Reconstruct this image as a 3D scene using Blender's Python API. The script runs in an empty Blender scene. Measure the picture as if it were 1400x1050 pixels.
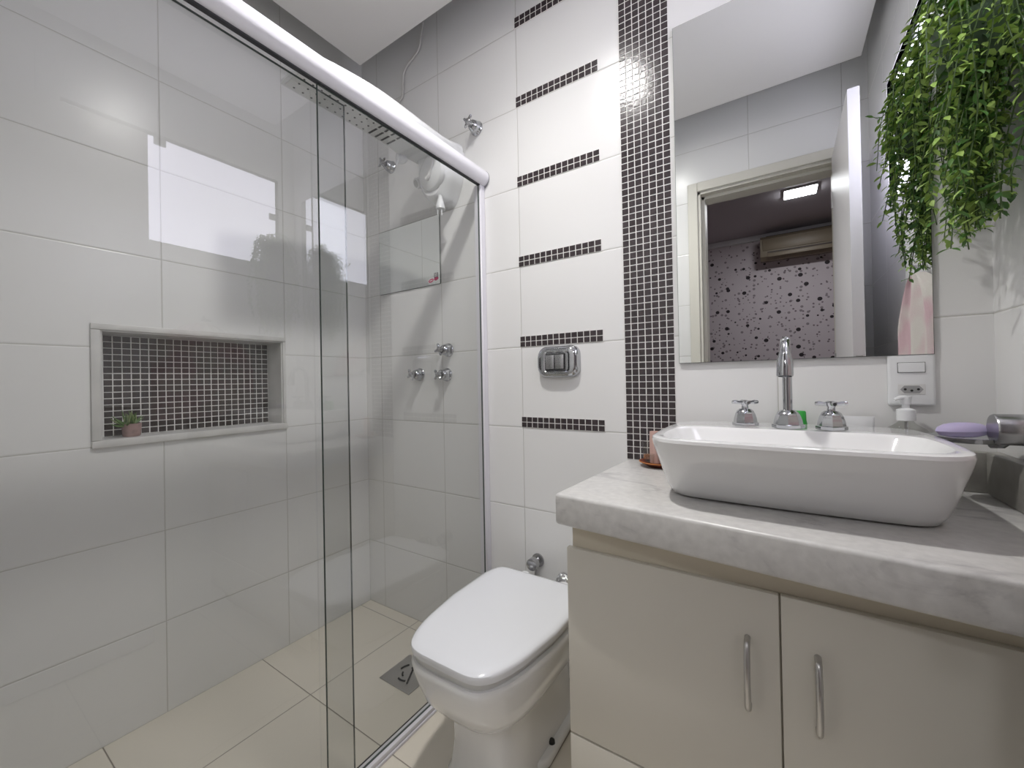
import bpy, bmesh, math, random
from mathutils import Vector, Matrix
from math import pi, sin, cos, tan, atan2, sqrt, radians

# ------------------------------------------------------------------ camera, world, lights
scn = bpy.context.scene
COL = scn.collection

cam_d = bpy.data.cameras.new('camera')
cam = bpy.data.objects.new('camera', cam_d)
COL.objects.link(cam)
cam_d.sensor_width = 36.0
cam_d.sensor_fit = 'HORIZONTAL'
cam_d.lens = 552.225 * 36.0 / 1400.0
cam_d.shift_x = -0.371 / 1400.0
cam_d.shift_y = -7.794 / 1400.0
cam_d.clip_start = 0.01
cam_d.clip_end = 50
_R = Vector((0.83567697, 0.54889248, -0.01900135))
_U = Vector((0.01889522, 0.00584328, 0.99980439))
_F = Vector((-0.54889615, 0.83587254, 0.00548835))
m = Matrix.Identity(4)
for i in range(3):
    m[i][0] = _R[i]; m[i][1] = _U[i]; m[i][2] = -_F[i]
m.translation = Vector((1.70959, -1.28551, 1.07600))
cam.matrix_world = m
scn.camera = cam

world = bpy.data.worlds.new('world')
scn.world = world
world.use_nodes = True
world.node_tree.nodes['Background'].inputs[0].default_value = (0.75, 0.82, 1.0, 1)
world.node_tree.nodes['Background'].inputs[1].default_value = 1.0

scn.view_settings.view_transform = 'Standard'
scn.view_settings.look = 'None'
scn.view_settings.gamma = 1.0
scn.view_settings.use_curve_mapping = False
scn.view_settings.exposure = 0.06

LAMP_STRENGTH = 215.0      # ceiling downlight lens
WINDOW_STRENGTH = 4.2      # frosted daylight pane
BEDROOM_STRENGTH = 80.0     # bedroom ceiling panel

# beam of the recessed ceiling downlight (reflector lamp), sits just under its lens
sp = bpy.data.lights.new('downlight_beam', 'SPOT'); sp.energy = 52; sp.color = (1.0, 0.98, 0.95)
sp.spot_size = radians(136); sp.spot_blend = 1.0; sp.shadow_soft_size = 0.042
spo = bpy.data.objects.new('downlight_beam', sp); COL.objects.link(spo); spo.location = (1.135, -.650, 2.505)

rnd = random.Random(7)

# ------------------------------------------------------------------ materials
def new_mat(name):
    mt = bpy.data.materials.new(name); mt.use_nodes = True
    nt = mt.node_tree
    return mt, nt, nt.nodes['Principled BSDF']

def pbr(name, col, rough=0.4, metal=0.0, coat=0.0, trans=0.0, ior=1.45, noise=None, bump=None, spec=None, alpha=None, sss=0):
    mt, nt, b = new_mat(name)
    b.inputs['Base Color'].default_value = (*col, 1)
    b.inputs['Roughness'].default_value = rough
    b.inputs['Metallic'].default_value = metal
    b.inputs['Coat Weight'].default_value = coat
    b.inputs['Transmission Weight'].default_value = trans
    b.inputs['IOR'].default_value = ior
    if spec is not None: b.inputs['Specular IOR Level'].default_value = spec
    if sss:
        b.inputs['Subsurface Weight'].default_value = sss
        b.inputs['Subsurface Radius'].default_value = (0.01, 0.006, 0.004)
    tc = nt.nodes.new('ShaderNodeTexCoord')
    if noise:
        n = nt.nodes.new('ShaderNodeTexNoise'); n.inputs['Scale'].default_value = noise[0]; n.inputs['Detail'].default_value = 5
        nt.links.new(tc.outputs['Object'], n.inputs['Vector'])
        mx = nt.nodes.new('ShaderNodeMix'); mx.data_type = 'RGBA'
        mx.inputs[6].default_value = (*col, 1); mx.inputs[7].default_value = (*noise[1], 1)
        mr = nt.nodes.new('ShaderNodeMapRange'); mr.inputs[1].default_value = 0.35; mr.inputs[2].default_value = 0.65
        nt.links.new(n.outputs['Fac'], mr.inputs[0]); nt.links.new(mr.outputs[0], mx.inputs[0])
        nt.links.new(mx.outputs[2], b.inputs['Base Color'])
    if bump:
        n2 = nt.nodes.new('ShaderNodeTexNoise'); n2.inputs['Scale'].default_value = bump[0]; n2.inputs['Detail'].default_value = 4
        nt.links.new(tc.outputs['Object'], n2.inputs['Vector'])
        bp = nt.nodes.new('ShaderNodeBump'); bp.inputs['Strength'].default_value = bump[1]; bp.inputs['Distance'].default_value = bump[2]
        nt.links.new(n2.outputs['Fac'], bp.inputs['Height']); nt.links.new(bp.outputs[0], b.inputs['Normal'])
    return mt

def emis(name, col, strength):
    mt, nt, b = new_mat(name)
    b.inputs['Base Color'].default_value = (*col, 1)
    b.inputs['Emission Color'].default_value = (*col, 1)
    b.inputs['Emission Strength'].default_value = strength
    b.inputs['Roughness'].default_value = 0.5
    return mt

def tile_mat(name, au, u0, w, av, v0, h, col, joint, rough, jw=0.0013, bumpd=0.0012, wave=0.0006):
    """glazed ceramic tiles laid in a straight grid; au/av = world axes of the two joint directions"""
    mt, nt, b = new_mat(name)
    N = nt.nodes.new; L = nt.links.new
    geo = N('ShaderNodeNewGeometry'); sep = N('ShaderNodeSeparateXYZ'); L(geo.outputs['Position'], sep.inputs[0])
    def dist(ax, o, p):
        a = N('ShaderNodeMath'); a.operation = 'SUBTRACT'; L(sep.outputs[ax], a.inputs[0]); a.inputs[1].default_value = o
        pp = N('ShaderNodeMath'); pp.operation = 'PINGPONG'; L(a.outputs[0], pp.inputs[0]); pp.inputs[1].default_value = p / 2
        return pp
    du = dist(au, u0, w); dv = dist(av, v0, h)
    # pingpong over half the pitch: 0 at every joint line
    mn = N('ShaderNodeMath'); mn.operation = 'MINIMUM'; L(du.outputs[0], mn.inputs[0]); L(dv.outputs[0], mn.inputs[1])
    mr = N('ShaderNodeMapRange'); mr.inputs[1].default_value = jw * 0.6; mr.inputs[2].default_value = jw * 1.4
    L(mn.outputs[0], mr.inputs[0])
    mx = N('ShaderNodeMix'); mx.data_type = 'RGBA'
    mx.inputs[6].default_value = (*joint, 1); mx.inputs[7].default_value = (*col, 1)
    L(mr.outputs[0], mx.inputs[0]); L(mx.outputs[2], b.inputs['Base Color'])
    rr = N('ShaderNodeMapRange'); rr.inputs[1].default_value = 0; rr.inputs[2].default_value = 1
    rr.inputs[3].default_value = 0.7; rr.inputs[4].default_value = rough
    L(mr.outputs[0], rr.inputs[0]); L(rr.outputs[0], b.inputs['Roughness'])
    # relief: rounded tile edge + very slow glaze waviness
    mb = N('ShaderNodeMapRange'); mb.interpolation_type = 'SMOOTHSTEP'; mb.inputs[1].default_value = 0; mb.inputs[2].default_value = 0.0045
    L(mn.outputs[0], mb.inputs[0])
    bp = N('ShaderNodeBump'); bp.inputs['Strength'].default_value = 0.7; bp.inputs['Distance'].default_value = bumpd
    L(mb.outputs[0], bp.inputs['Height'])
    ns = N('ShaderNodeTexNoise'); ns.inputs['Scale'].default_value = 6.0; ns.inputs['Detail'].default_value = 1
    L(geo.outputs['Position'], ns.inputs['Vector'])
    b2 = N('ShaderNodeBump'); b2.inputs['Strength'].default_value = 0.35; b2.inputs['Distance'].default_value = wave * 4
    L(ns.outputs['Fac'], b2.inputs['Height']); L(bp.outputs[0], b2.inputs['Normal'])
    L(b2.outputs[0], b.inputs['Normal'])
    b.inputs['Specular IOR Level'].default_value = 0.42
    return mt

TW, TH = 0.40, 0.30
WHITE_T = (0.82, 0.818, 0.81); JOINT_T = (0.56, 0.55, 0.52)
M = {}
M['tile_left'] = tile_mat('glazed_tile_left', 'Y', 0, TW, 'Z', 0, TH, WHITE_T, JOINT_T, 0.26)
M['tile_back'] = tile_mat('glazed_tile_back', 'X', 0.110, TW, 'Z', 0, TH, WHITE_T, JOINT_T, 0.26)
M['tile_right'] = tile_mat('glazed_tile_right', 'Y', -0.19, TW, 'Z', 0, TH, WHITE_T, JOINT_T, 0.26)
M['tile_front'] = tile_mat('glazed_tile_front', 'X', 1.60, TW, 'Z', 0, TH, WHITE_T, JOINT_T, 0.26)
M['floor'] = tile_mat('porcelain_floor', 'X', 0.335, 0.412, 'Y', -0.056, 0.449, (0.78, 0.73, 0.635), (0.30, 0.27, 0.23), 0.24, jw=0.0016)
M['ceiling'] = pbr('ceiling_plaster', (0.80, 0.785, 0.77), 0.7, bump=(60, 0.1, 0.001))
M['ceiling_up'] = pbr('upper_slab_paint', (0.72, 0.71, 0.70), 0.9)
M['grout'] = pbr('mosaic_grout', (0.82, 0.81, 0.79), 0.6, bump=(300, 0.2, 0.0005))
M['mosaic'] = pbr('dark_glass_mosaic', (0.040, 0.032, 0.034), 0.16, noise=(55, (0.062, 0.048, 0.052)), bump=(140, 0.35, 0.0012))
M['mosaic_niche'] = pbr('dark_mosaic_matte', (0.040, 0.033, 0.032), 0.28, noise=(60, (0.060, 0.048, 0.046)), bump=(140, 0.2, 0.0008))
M['ceramic'] = pbr('white_glazed_ceramic', (0.84, 0.84, 0.84), 0.09, coat=0.4)
M['seat_plastic'] = pbr('white_seat_plastic', (0.83, 0.845, 0.88), 0.16, coat=0.3)
M['alu_white'] = pbr('white_powder_coated_aluminium', (0.78, 0.77, 0.82), 0.28, coat=0.2)
M['white_plastic'] = pbr('white_plastic', (0.80, 0.81, 0.82), 0.25)
M['white_plastic2'] = pbr('offwhite_plastic', (0.70, 0.70, 0.69), 0.38)
M['socket_grey'] = pbr('grey_socket_plastic', (0.36, 0.36, 0.36), 0.4)
M['grey_gap'] = pbr('grey_shadow_gap', (0.10, 0.10, 0.10), 0.6)
M['chrome'] = pbr('chrome', (0.52, 0.53, 0.55), 0.10, metal=1.0)
M['chrome_soft'] = pbr('satin_chrome', (0.47, 0.47, 0.48), 0.26, metal=1.0)
M['nickel'] = pbr('brushed_nickel', (0.55, 0.54, 0.53), 0.32, metal=1.0, bump=(200, 0.05, 0.0005))
M['mirror'] = pbr('mirror_silver', (0.86, 0.88, 0.87), 0.004, metal=1.0)
M['mirror_tile'] = pbr('mirror_tile_silver', (0.80, 0.83, 0.81), 0.02, metal=1.0)
M['mirror_edge'] = pbr('mirror_edge_dark', (0.10, 0.12, 0.11), 0.3)
M['cabinet'] = pbr('cream_laminate', (0.70, 0.67, 0.60), 0.42, bump=(220, 0.06, 0.0005))
M['cabinet_in'] = pbr('cream_laminate_recess', (0.70, 0.64, 0.52), 0.5)
M['gasket'] = pbr('dark_rubber_gasket', (0.03, 0.03, 0.035), 0.5)
M['glass_edge'] = pbr('dark_green_glass_edge', (0.035, 0.055, 0.048), 0.15)
M['door_paint'] = pbr('white_door_lacquer', (0.76, 0.74, 0.76), 0.35)
M['casing_paint'] = pbr('cream_casing_lacquer', (0.70, 0.68, 0.61), 0.4)
M['rubber'] = pbr('dark_hole', (0.02, 0.02, 0.02), 0.6)
M['soap'] = pbr('lilac_soap', (0.50, 0.44, 0.66), 0.5, sss=0.2)
M['pot_clay'] = pbr('dusty_pink_pot', (0.40, 0.27, 0.25), 0.7, noise=(60, (0.30, 0.20, 0.19)))
M['pot_green'] = pbr('dark_green_pot', (0.05, 0.09, 0.04), 0.5)
M['soil'] = pbr('dark_soil', (0.05, 0.035, 0.025), 0.9)
M['succ_a'] = pbr('succulent_green', (0.10, 0.19, 0.05), 0.5)
M['succ_b'] = pbr('succulent_tip', (0.24, 0.32, 0.12), 0.5)
M['leaf_a'] = pbr('leaf_dark_green', (0.035, 0.095, 0.022), 0.45, noise=(30, (0.055, 0.14, 0.03)))
M['leaf_b'] = pbr('leaf_mid_green', (0.11, 0.215, 0.045), 0.45, noise=(30, (0.10, 0.25, 0.05)))
M['leaf_c'] = pbr('leaf_lime_green', (0.25, 0.40, 0.07), 0.45, noise=(30, (0.36, 0.50, 0.13)))
M['stem'] = pbr('vine_stem_green', (0.07, 0.12, 0.035), 0.6)
M['saucer'] = pbr('red_brown_lacquer_plate', (0.17, 0.035, 0.015), 0.3)
M['saucer_rim'] = pbr('amber_plate_rim', (0.45, 0.17, 0.05), 0.35)
M['pink_glass'] = pbr('peach_frosted_glass', (0.62, 0.42, 0.37), 0.4, sss=0.15)
M['green_cap'] = pbr('bright_green_plastic', (0.03, 0.36, 0.05), 0.35)
M['ink'] = pbr('dark_ink', (0.05, 0.06, 0.06), 0.5)
M['sticker_pink'] = pbr('pink_sticker', (0.62, 0.10, 0.20), 0.5)
M['sticker_white'] = pbr('white_sticker', (0.80, 0.78, 0.78), 0.5)
M['sticker_dark'] = pbr('dark_sticker', (0.06, 0.04, 0.05), 0.5)
M['cable'] = pbr('grey_white_cable', (0.62, 0.61, 0.58), 0.5)
M['ac_body'] = pbr('dark_beige_plastic', (0.21, 0.165, 0.115), 0.45)  # beige darkened evenly to offset the strong bedroom panel light
M['ac_dark'] = pbr('dark_vent', (0.05, 0.035, 0.03), 0.6)
M['bed_ceiling'] = pbr('bedroom_ceiling_paint', (0.50, 0.46, 0.49), 0.8)
M['bed_floor'] = pbr('bedroom_floor', (0.30, 0.22, 0.17), 0.5)
M['lamp_trim'] = pbr('lamp_trim_white', (0.8, 0.8, 0.8), 0.4)
M['lamp'] = emis('lamp_lens', (1.0, 0.98, 0.95), LAMP_STRENGTH)
M['window_glow'] = emis('daylit_frosted_pane', (0.87, 0.86, 1.0), WINDOW_STRENGTH)
M['led'] = emis('led_panel', (0.96, 0.97, 1.0), BEDROOM_STRENGTH)
M['reveal'] = pbr('window_reveal_paint', (0.80, 0.79, 0.80), 0.5)
M['foil'] = pbr('crumpled_chrome', (0.75, 0.75, 0.76), 0.12, metal=1.0, bump=(70, 1.0, 0.01))

def marble():
    mt, nt, b = new_mat('grey_white_marble')
    N = nt.nodes.new; L = nt.links.new
    tc = N('ShaderNodeTexCoord'); mp = N('ShaderNodeMapping'); mp.inputs['Scale'].default_value = (1.6, 3.4, 3.4); mp.inputs['Rotation'].default_value = (0, 0, 0.45)
    L(tc.outputs['Object'], mp.inputs['Vector'])
    n1 = N('ShaderNodeTexNoise'); n1.inputs['Scale'].default_value = 3.0; n1.inputs['Detail'].default_value = 9; n1.inputs['Roughness'].default_value = 0.62; n1.inputs['Distortion'].default_value = 0.9
    L(mp.outputs[0], n1.inputs['Vector'])
    cr = N('ShaderNodeValToRGB')
    e = cr.color_ramp.elements
    e[0].position = 0.25; e[0].color = (0.30, 0.295, 0.30, 1)
    e[1].position = 0.72; e[1].color = (0.68, 0.67, 0.65, 1)
    a = e.new(0.36); a.color = (0.50, 0.49, 0.485, 1)
    a = e.new(0.43); a.color = (0.62, 0.61, 0.595, 1)
    L(n1.outputs['Fac'], cr.inputs[0])
    n2 = N('ShaderNodeTexNoise'); n2.inputs['Scale'].default_value = 60; n2.inputs['Detail'].default_value = 4
    L(tc.outputs['Object'], n2.inputs['Vector'])
    mx = N('ShaderNodeMix'); mx.data_type = 'RGBA'; mx.blend_type = 'MULTIPLY'; mx.inputs[0].default_value = 0.35
    L(cr.outputs[0], mx.inputs[6])
    mr = N('ShaderNodeMapRange'); mr.inputs[1].default_value = 0.3; mr.inputs[2].default_value = 0.7; mr.inputs[3].default_value = 0.7; mr.inputs[4].default_value = 1.1
    L(n2.outputs['Fac'], mr.inputs[0]); L(mr.outputs[0], mx.inputs[7])
    L(mx.outputs[2], b.inputs['Base Color'])
    b.inputs['Roughness'].default_value = 0.30
    return mt
M['marble'] = marble()
M['marble_white'] = pbr('pale_marble', (0.70, 0.69, 0.67), 0.3, noise=(14, (0.62, 0.615, 0.60)))
M['marble_upstand'] = pbr('grey_marble_upstand', (0.40, 0.39, 0.36), 0.35, noise=(20, (0.30, 0.29, 0.265)))  # darker grey marble than the worktop

def glass_mat(name, tint=(0.90, 0.91, 0.905), refl=2.2):
    """thin architectural glass: both faces' Fresnel reflection gathered on the outward faces, straight transmission"""
    mt = bpy.data.materials.new(name); mt.use_nodes = True
    nt = mt.node_tree; nt.nodes.clear()
    N = nt.nodes.new; L = nt.links.new
    out = N('ShaderNodeOutputMaterial'); mix = N('ShaderNodeMixShader'); tr = N('ShaderNodeBsdfTransparent'); gl = N('ShaderNodeBsdfGlossy')
    tr.inputs[0].default_value = (*[sqrt(c) for c in tint], 1); gl.inputs['Roughness'].default_value = 0.0
    geo = N('ShaderNodeNewGeometry')
    dot = N('ShaderNodeVectorMath'); dot.operation = 'DOT_PRODUCT'; L(geo.outputs['Incoming'], dot.inputs[0]); L(geo.outputs['Normal'], dot.inputs[1])
    ab = N('ShaderNodeMath'); ab.operation = 'ABSOLUTE'; L(dot.outputs['Value'], ab.inputs[0])
    sb = N('ShaderNodeMath'); sb.operation = 'SUBTRACT'; sb.inputs[0].default_value = 1.0; L(ab.outputs[0], sb.inputs[1])
    pw = N('ShaderNodeMath'); pw.operation = 'POWER'; L(sb.outputs[0], pw.inputs[0]); pw.inputs[1].default_value = 5.0
    ma = N('ShaderNodeMath'); ma.operation = 'MULTIPLY_ADD'; L(pw.outputs[0], ma.inputs[0]); ma.inputs[1].default_value = 0.75; ma.inputs[2].default_value = 0.043 * refl
    ma.use_clamp = True
    fr = N('ShaderNodeMath'); fr.operation = 'SUBTRACT'; fr.inputs[0].default_value = 1.0; L(geo.outputs['Backfacing'], fr.inputs[1])
    mu = N('ShaderNodeMath'); mu.operation = 'MULTIPLY'; L(ma.outputs[0], mu.inputs[0]); L(fr.outputs[0], mu.inputs[1])
    L(mu.outputs[0], mix.inputs[0]); L(tr.outputs[0], mix.inputs[1]); L(gl.outputs[0], mix.inputs[2]); L(mix.outputs[0], out.inputs[0])
    return mt
M['glass'] = glass_mat('shower_glass')
M['clear_glass'] = glass_mat('small_clear_glass', (0.93, 0.92, 0.90), 1.5)
M['bottle_glass'] = glass_mat('clear_bottle_plastic', (0.70, 0.71, 0.68), 1.5)

def wallpaper():
    mt, nt, b = new_mat('spotted_wallpaper')
    N = nt.nodes.new; L = nt.links.new
    geo = N('ShaderNodeNewGeometry')
    def spots(scale, r, thr, seed):
        mp = N('ShaderNodeMapping'); mp.inputs['Location'].default_value = (seed, 0, seed * 1.7); mp.inputs['Scale'].default_value = (scale, 0.001, scale * 1.05)
        L(geo.outputs['Position'], mp.inputs['Vector'])
        v = N('ShaderNodeTexVoronoi'); v.inputs['Scale'].default_value = 1; v.inputs['Randomness'].default_value = 0.85
        L(mp.outputs[0], v.inputs['Vector'])
        lt = N('ShaderNodeMath'); lt.operation = 'LESS_THAN'; L(v.outputs['Distance'], lt.inputs[0]); lt.inputs[1].default_value = r
        sp = N('ShaderNodeSeparateColor'); L(v.outputs['Color'], sp.inputs[0])
        gt = N('ShaderNodeMath'); gt.operation = 'GREATER_THAN'; L(sp.outputs[0], gt.inputs[0]); gt.inputs[1].default_value = thr
        mu = N('ShaderNodeMath'); mu.operation = 'MULTIPLY'; L(lt.outputs[0], mu.inputs[0]); L(gt.outputs[0], mu.inputs[1])
        return mu
    base = (0.66, 0.58, 0.61, 1)
    cur = None
    for sc, r, th, sd, c in ((20, 0.26, 0.25, 3.1, (0.30, 0.25, 0.27, 1)), (27, 0.24, 0.25, 1.3, (0.22, 0.17, 0.19, 1)), (11.5, 0.23, 0.15, 5.7, (0.03, 0.02, 0.025, 1))):
        s = spots(sc, r, th, sd)
        mx = N('ShaderNodeMix'); mx.data_type = 'RGBA'; mx.inputs[7].default_value = c
        if cur is None: mx.inputs[6].default_value = base
        else: L(cur, mx.inputs[6])
        L(s.outputs[0], mx.inputs[0]); cur = mx.outputs[2]
    L(cur, b.inputs['Base Color']); b.inputs['Roughness'].default_value = 0.7
    return mt
M['wallpaper'] = wallpaper()

def towel_mat():
    mt, nt, b = new_mat('pink_towel_terry')
    N = nt.nodes.new; L = nt.links.new
    tc = N('ShaderNodeTexCoord')
    w = N('ShaderNodeTexNoise'); w.inputs['Scale'].default_value = 9; w.inputs['Detail'].default_value = 1.5; L(tc.outputs['Object'], w.inputs['Vector'])
    cr = N('ShaderNodeValToRGB'); e = cr.color_ramp.elements
    e[0].position = 0.42; e[0].color = (0.72, 0.67, 0.63, 1); e[1].position = 0.62; e[1].color = (0.66, 0.46, 0.50, 1)
    L(w.outputs['Fac'], cr.inputs[0]); L(cr.outputs[0], b.inputs['Base Color'])
    b.inputs['Roughness'].default_value = 0.95
    n = N('ShaderNodeTexNoise'); n.inputs['Scale'].default_value = 350; L(tc.outputs['Object'], n.inputs['Vector'])
    bp = N('ShaderNodeBump'); bp.inputs['Strength'].default_value = 0.6; bp.inputs['Distance'].default_value = 0.002
    L(n.outputs['Fac'], bp.inputs['Height']); L(bp.outputs[0], b.inputs['Normal'])
    return mt
M['towel'] = towel_mat()

# ------------------------------------------------------------------ mesh helpers
def face(bm, vs, mi=0, smooth=False):
    try:
        f = bm.faces.new(vs)
    except ValueError:
        return None
    f.material_index = mi; f.smooth = smooth
    return f

def add_box(bm, lo, hi, mi=0, bevel=0.0, seg=2):
    x0, y0, z0 = lo; x1, y1, z1 = hi
    v = [bm.verts.new(p) for p in ((x0,y0,z0),(x1,y0,z0),(x1,y1,z0),(x0,y1,z0),(x0,y0,z1),(x1,y0,z1),(x1,y1,z1),(x0,y1,z1))]
    fs = [face(bm, [v[i] for i in q], mi) for q in ((0,3,2,1),(4,5,6,7),(0,1,5,4),(1,2,6,5),(2,3,7,6),(3,0,4,7))]
    if bevel > 0:
        es = list({e for f in fs for e in f.edges})
        r = bmesh.ops.bevel(bm, geom=es, offset=bevel, segments=seg, profile=0.5, affect='EDGES')
        for f in r['faces']:
            f.material_index = mi; f.smooth = True
    return v

def frame_for(d):
    d = d.normalized()
    a = Vector((0,0,1)) if abs(d.z) < 0.9 else Vector((1,0,0))
    u = d.cross(a).normalized(); w = d.cross(u).normalized()
    return u, w

def ring_pts(c, u, w, r, n, ph=0.0, r2=None):
    r2 = r if r2 is None else r2
    return [c + u*(r*cos(2*pi*i/n+ph)) + w*(r2*sin(2*pi*i/n+ph)) for i in range(n)]

def bridge(bm, a, b, mi=0, smooth=True):
    n = len(a)
    for i in range(n):
        face(bm, (a[i], a[(i+1)%n], b[(i+1)%n], b[i]), mi, smooth)

def loft(bm, rings, mi=0, smooth=True, cap0=True, cap1=True):
    vr = [[bm.verts.new(p) for p in r] for r in rings]
    for a, b in zip(vr, vr[1:]): bridge(bm, a, b, mi, smooth)
    if cap0: face(bm, list(reversed(vr[0])), mi, False)
    if cap1: face(bm, vr[-1], mi, False)
    return vr

def add_lathe(bm, base, axis, prof, n=24, mi=0, smooth=True, ph=0.0, cap0=True, cap1=True):
    """prof: list of (radius, distance along axis)"""
    base = Vector(base); axis = Vector(axis).normalized(); u, w = frame_for(axis)
    rings = [ring_pts(base + axis*h, u, w, max(r, 1e-5), n, ph) for r, h in prof]
    return loft(bm, rings, mi, smooth, cap0, cap1)

def add_cyl(bm, p0, p1, r0, r1=None, n=16, mi=0, smooth=True):
    p0 = Vector(p0); p1 = Vector(p1); r1 = r0 if r1 is None else r1
    d = p1 - p0
    return add_lathe(bm, p0, d, [(r0, 0), (r1, d.length)], n, mi, smooth)

def add_tube(bm, pts, r, n=12, mi=0, radii=None):
    pts = [Vector(p) for p in pts]
    T = []
    for i in range(len(pts)):
        a = pts[max(0, i-1)]; b = pts[min(len(pts)-1, i+1)]
        T.append((b-a).normalized())
    u, w = frame_for(T[0])
    rings = []
    for i, p in enumerate(pts):
        t = T[i]
        u = (u - t*u.dot(t)).normalized(); w = t.cross(u)
        rr = radii[i] if radii else r
        rings.append([p + u*(rr*cos(2*pi*k/n)) + w*(rr*sin(2*pi*k/n)) for k in range(n)])
    return loft(bm, rings, mi, True)

def catmull(pts, seg=8):
    P = [Vector(p) for p in pts]; P = [P[0]*2-P[1]] + P + [P[-1]*2-P[-2]]
    out = []
    for i in range(1, len(P)-2):
        for s in range(seg):
            t = s/seg
            a, b, c, d = P[i-1], P[i], P[i+1], P[i+2]
            out.append(0.5*((2*b)+(c-a)*t+(2*a-5*b+4*c-d)*t*t+(3*b-a-3*c+d)*t**3))
    out.append(P[-2])
    return out

def add_prism(bm, poly, ax, lo, hi, mi=0, smooth=False):
    """extrude a 2-D polygon along axis ax ('X','Y','Z')"""
    def p3(a, b, t):
        return {'X': (t, a, b), 'Y': (a, t, b), 'Z': (a, b, t)}[ax]
    A = [bm.verts.new(p3(a, b, lo)) for a, b in poly]; B = [bm.verts.new(p3(a, b, hi)) for a, b in poly]
    n = len(poly)
    for i in range(n):
        face(bm, (A[i], A[(i+1)%n], B[(i+1)%n], B[i]), mi, smooth)
    face(bm, list(reversed(A)), mi); face(bm, B, mi)
    return A, B

def rrect(cx, cy, hx, hy, r, n=6):
    out = []
    for (sx, sy, a0) in ((1, 1, 0), (-1, 1, pi/2), (-1, -1, pi), (1, -1, 3*pi/2)):
        for k in range(n+1):
            a = a0 + (pi/2)*k/n
            out.append((cx + sx*(hx-r) + r*cos(a), cy + sy*(hy-r) + r*sin(a)))
    return out

def obj(name, bm, mats, parent=None, loc=None, recalc=True):
    if recalc: bmesh.ops.recalc_face_normals(bm, faces=bm.faces)
    me = bpy.data.meshes.new(name); bm.to_mesh(me); bm.free()
    me.set_sharp_from_angle(angle=radians(38))
    for mt in (mats if isinstance(mats, (list, tuple)) else [mats]): me.materials.append(M[mt] if isinstance(mt, str) else mt)
    o = bpy.data.objects.new(name, me); COL.objects.link(o)
    if parent is not None:
        o.parent = parent
        # children are modelled in world space: keep them there
        px = Vector((0,0,0)); q = parent
        while q is not None:
            px += q.location; q = q.parent
        o.location = -px
    return o

def tag(o, label, cat, group=None, kind=None):
    if label: o['label'] = label
    if cat: o['category'] = cat
    if group: o['group'] = group
    if kind: o['kind'] = kind
    return o

def thing(name, label, cat, loc, group=None):
    o = bpy.data.objects.new(name, None); COL.objects.link(o); o.location = loc
    o.empty_display_size = 0.05
    return tag(o, label, cat, group)

def struct(o, label=None):
    o['kind'] = 'structure'
    if label: o['label'] = label
    return o
B = bmesh.new

# ------------------------------------------------------------------ room shell
XR, YF = 2.098, -1.30        # right wall, front (door) wall
ZT = 2.70
# left wall with the niche hole (Y -0.946..-0.413, Z 0.92..1.252)
NY0, NY1, NZ0, NZ1 = -0.948, -0.413, 0.918, 1.253
bm = B()
for lo, hi in (((-.16, -1.45, 0), (0, NY0, ZT)), ((-.16, NY1, 0), (0, .12, ZT)), ((-.16, NY0, 0), (0, NY1, NZ0)), ((-.16, NY0, NZ1), (0, NY1, ZT)), ((-.16, NY0, NZ0), (-.112, NY1, NZ1))):
    add_box(bm, lo, hi)
struct(obj('wall_left', bm, 'tile_left'), 'white tiled shower wall with a recessed niche')
bm = B(); add_box(bm, (0, 0, 0), (XR + .2, .12, ZT))
struct(obj('wall_back', bm, 'tile_back'), 'white tiled wall behind toilet and basin')
# right wall with splayed window opening
WY0, WY1, WZ0, WZ1 = -0.925, -0.090, 1.742, 2.236
bm = B()
for lo, hi in (((XR, -1.45, 0), (XR+.15, WY0, ZT)), ((XR, WY1, 0), (XR+.15, 0, ZT)), ((XR, WY0, 0), (XR+.15, WY1, WZ0)), ((XR, WY0, WZ1), (XR+.15, WY1, ZT))):
    add_box(bm, lo, hi)
struct(obj('wall_right', bm, 'tile_right'), 'white tiled wall with the small high window')
# front wall with door opening
DX0, DX1, DZ = 1.340, 1.995, 2.150
bm = B()
for lo, hi in (((0, YF-.15, 0), (DX0, YF, ZT)), ((DX1, YF-.15, 0), (XR, YF, ZT)), ((DX0, YF-.15, DZ), (DX1, YF, ZT))):
    add_box(bm, lo, hi)
struct(obj('wall_front', bm, 'tile_front'), 'white tiled wall around the bathroom door')
bm = B(); add_box(bm, (-.16, -1.45, -.05), (XR+.15, .12, 0))
struct(obj('floor', bm, 'floor'), 'cream porcelain floor tiles')
# dropped plaster board with a shadow gap all round, slab above
bm = B(); add_box(bm, (.150, -1.145, 2.520), (2.055, -.122, 2.545), bevel=.0015, seg=1)
for x in (.5, 1.1, 1.7):
    add_box(bm, (x-.02, -.9, 2.545), (x+.02, -.3, 2.70))
struct(obj('ceiling', bm, 'ceiling'), 'dropped white plaster ceiling board')
bm = B(); add_box(bm, (-.16, -1.45, 2.70), (XR+.2, .12, 2.78))
struct(obj('ceiling', bm, 'ceiling_up'), 'slab above the dropped board')

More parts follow.
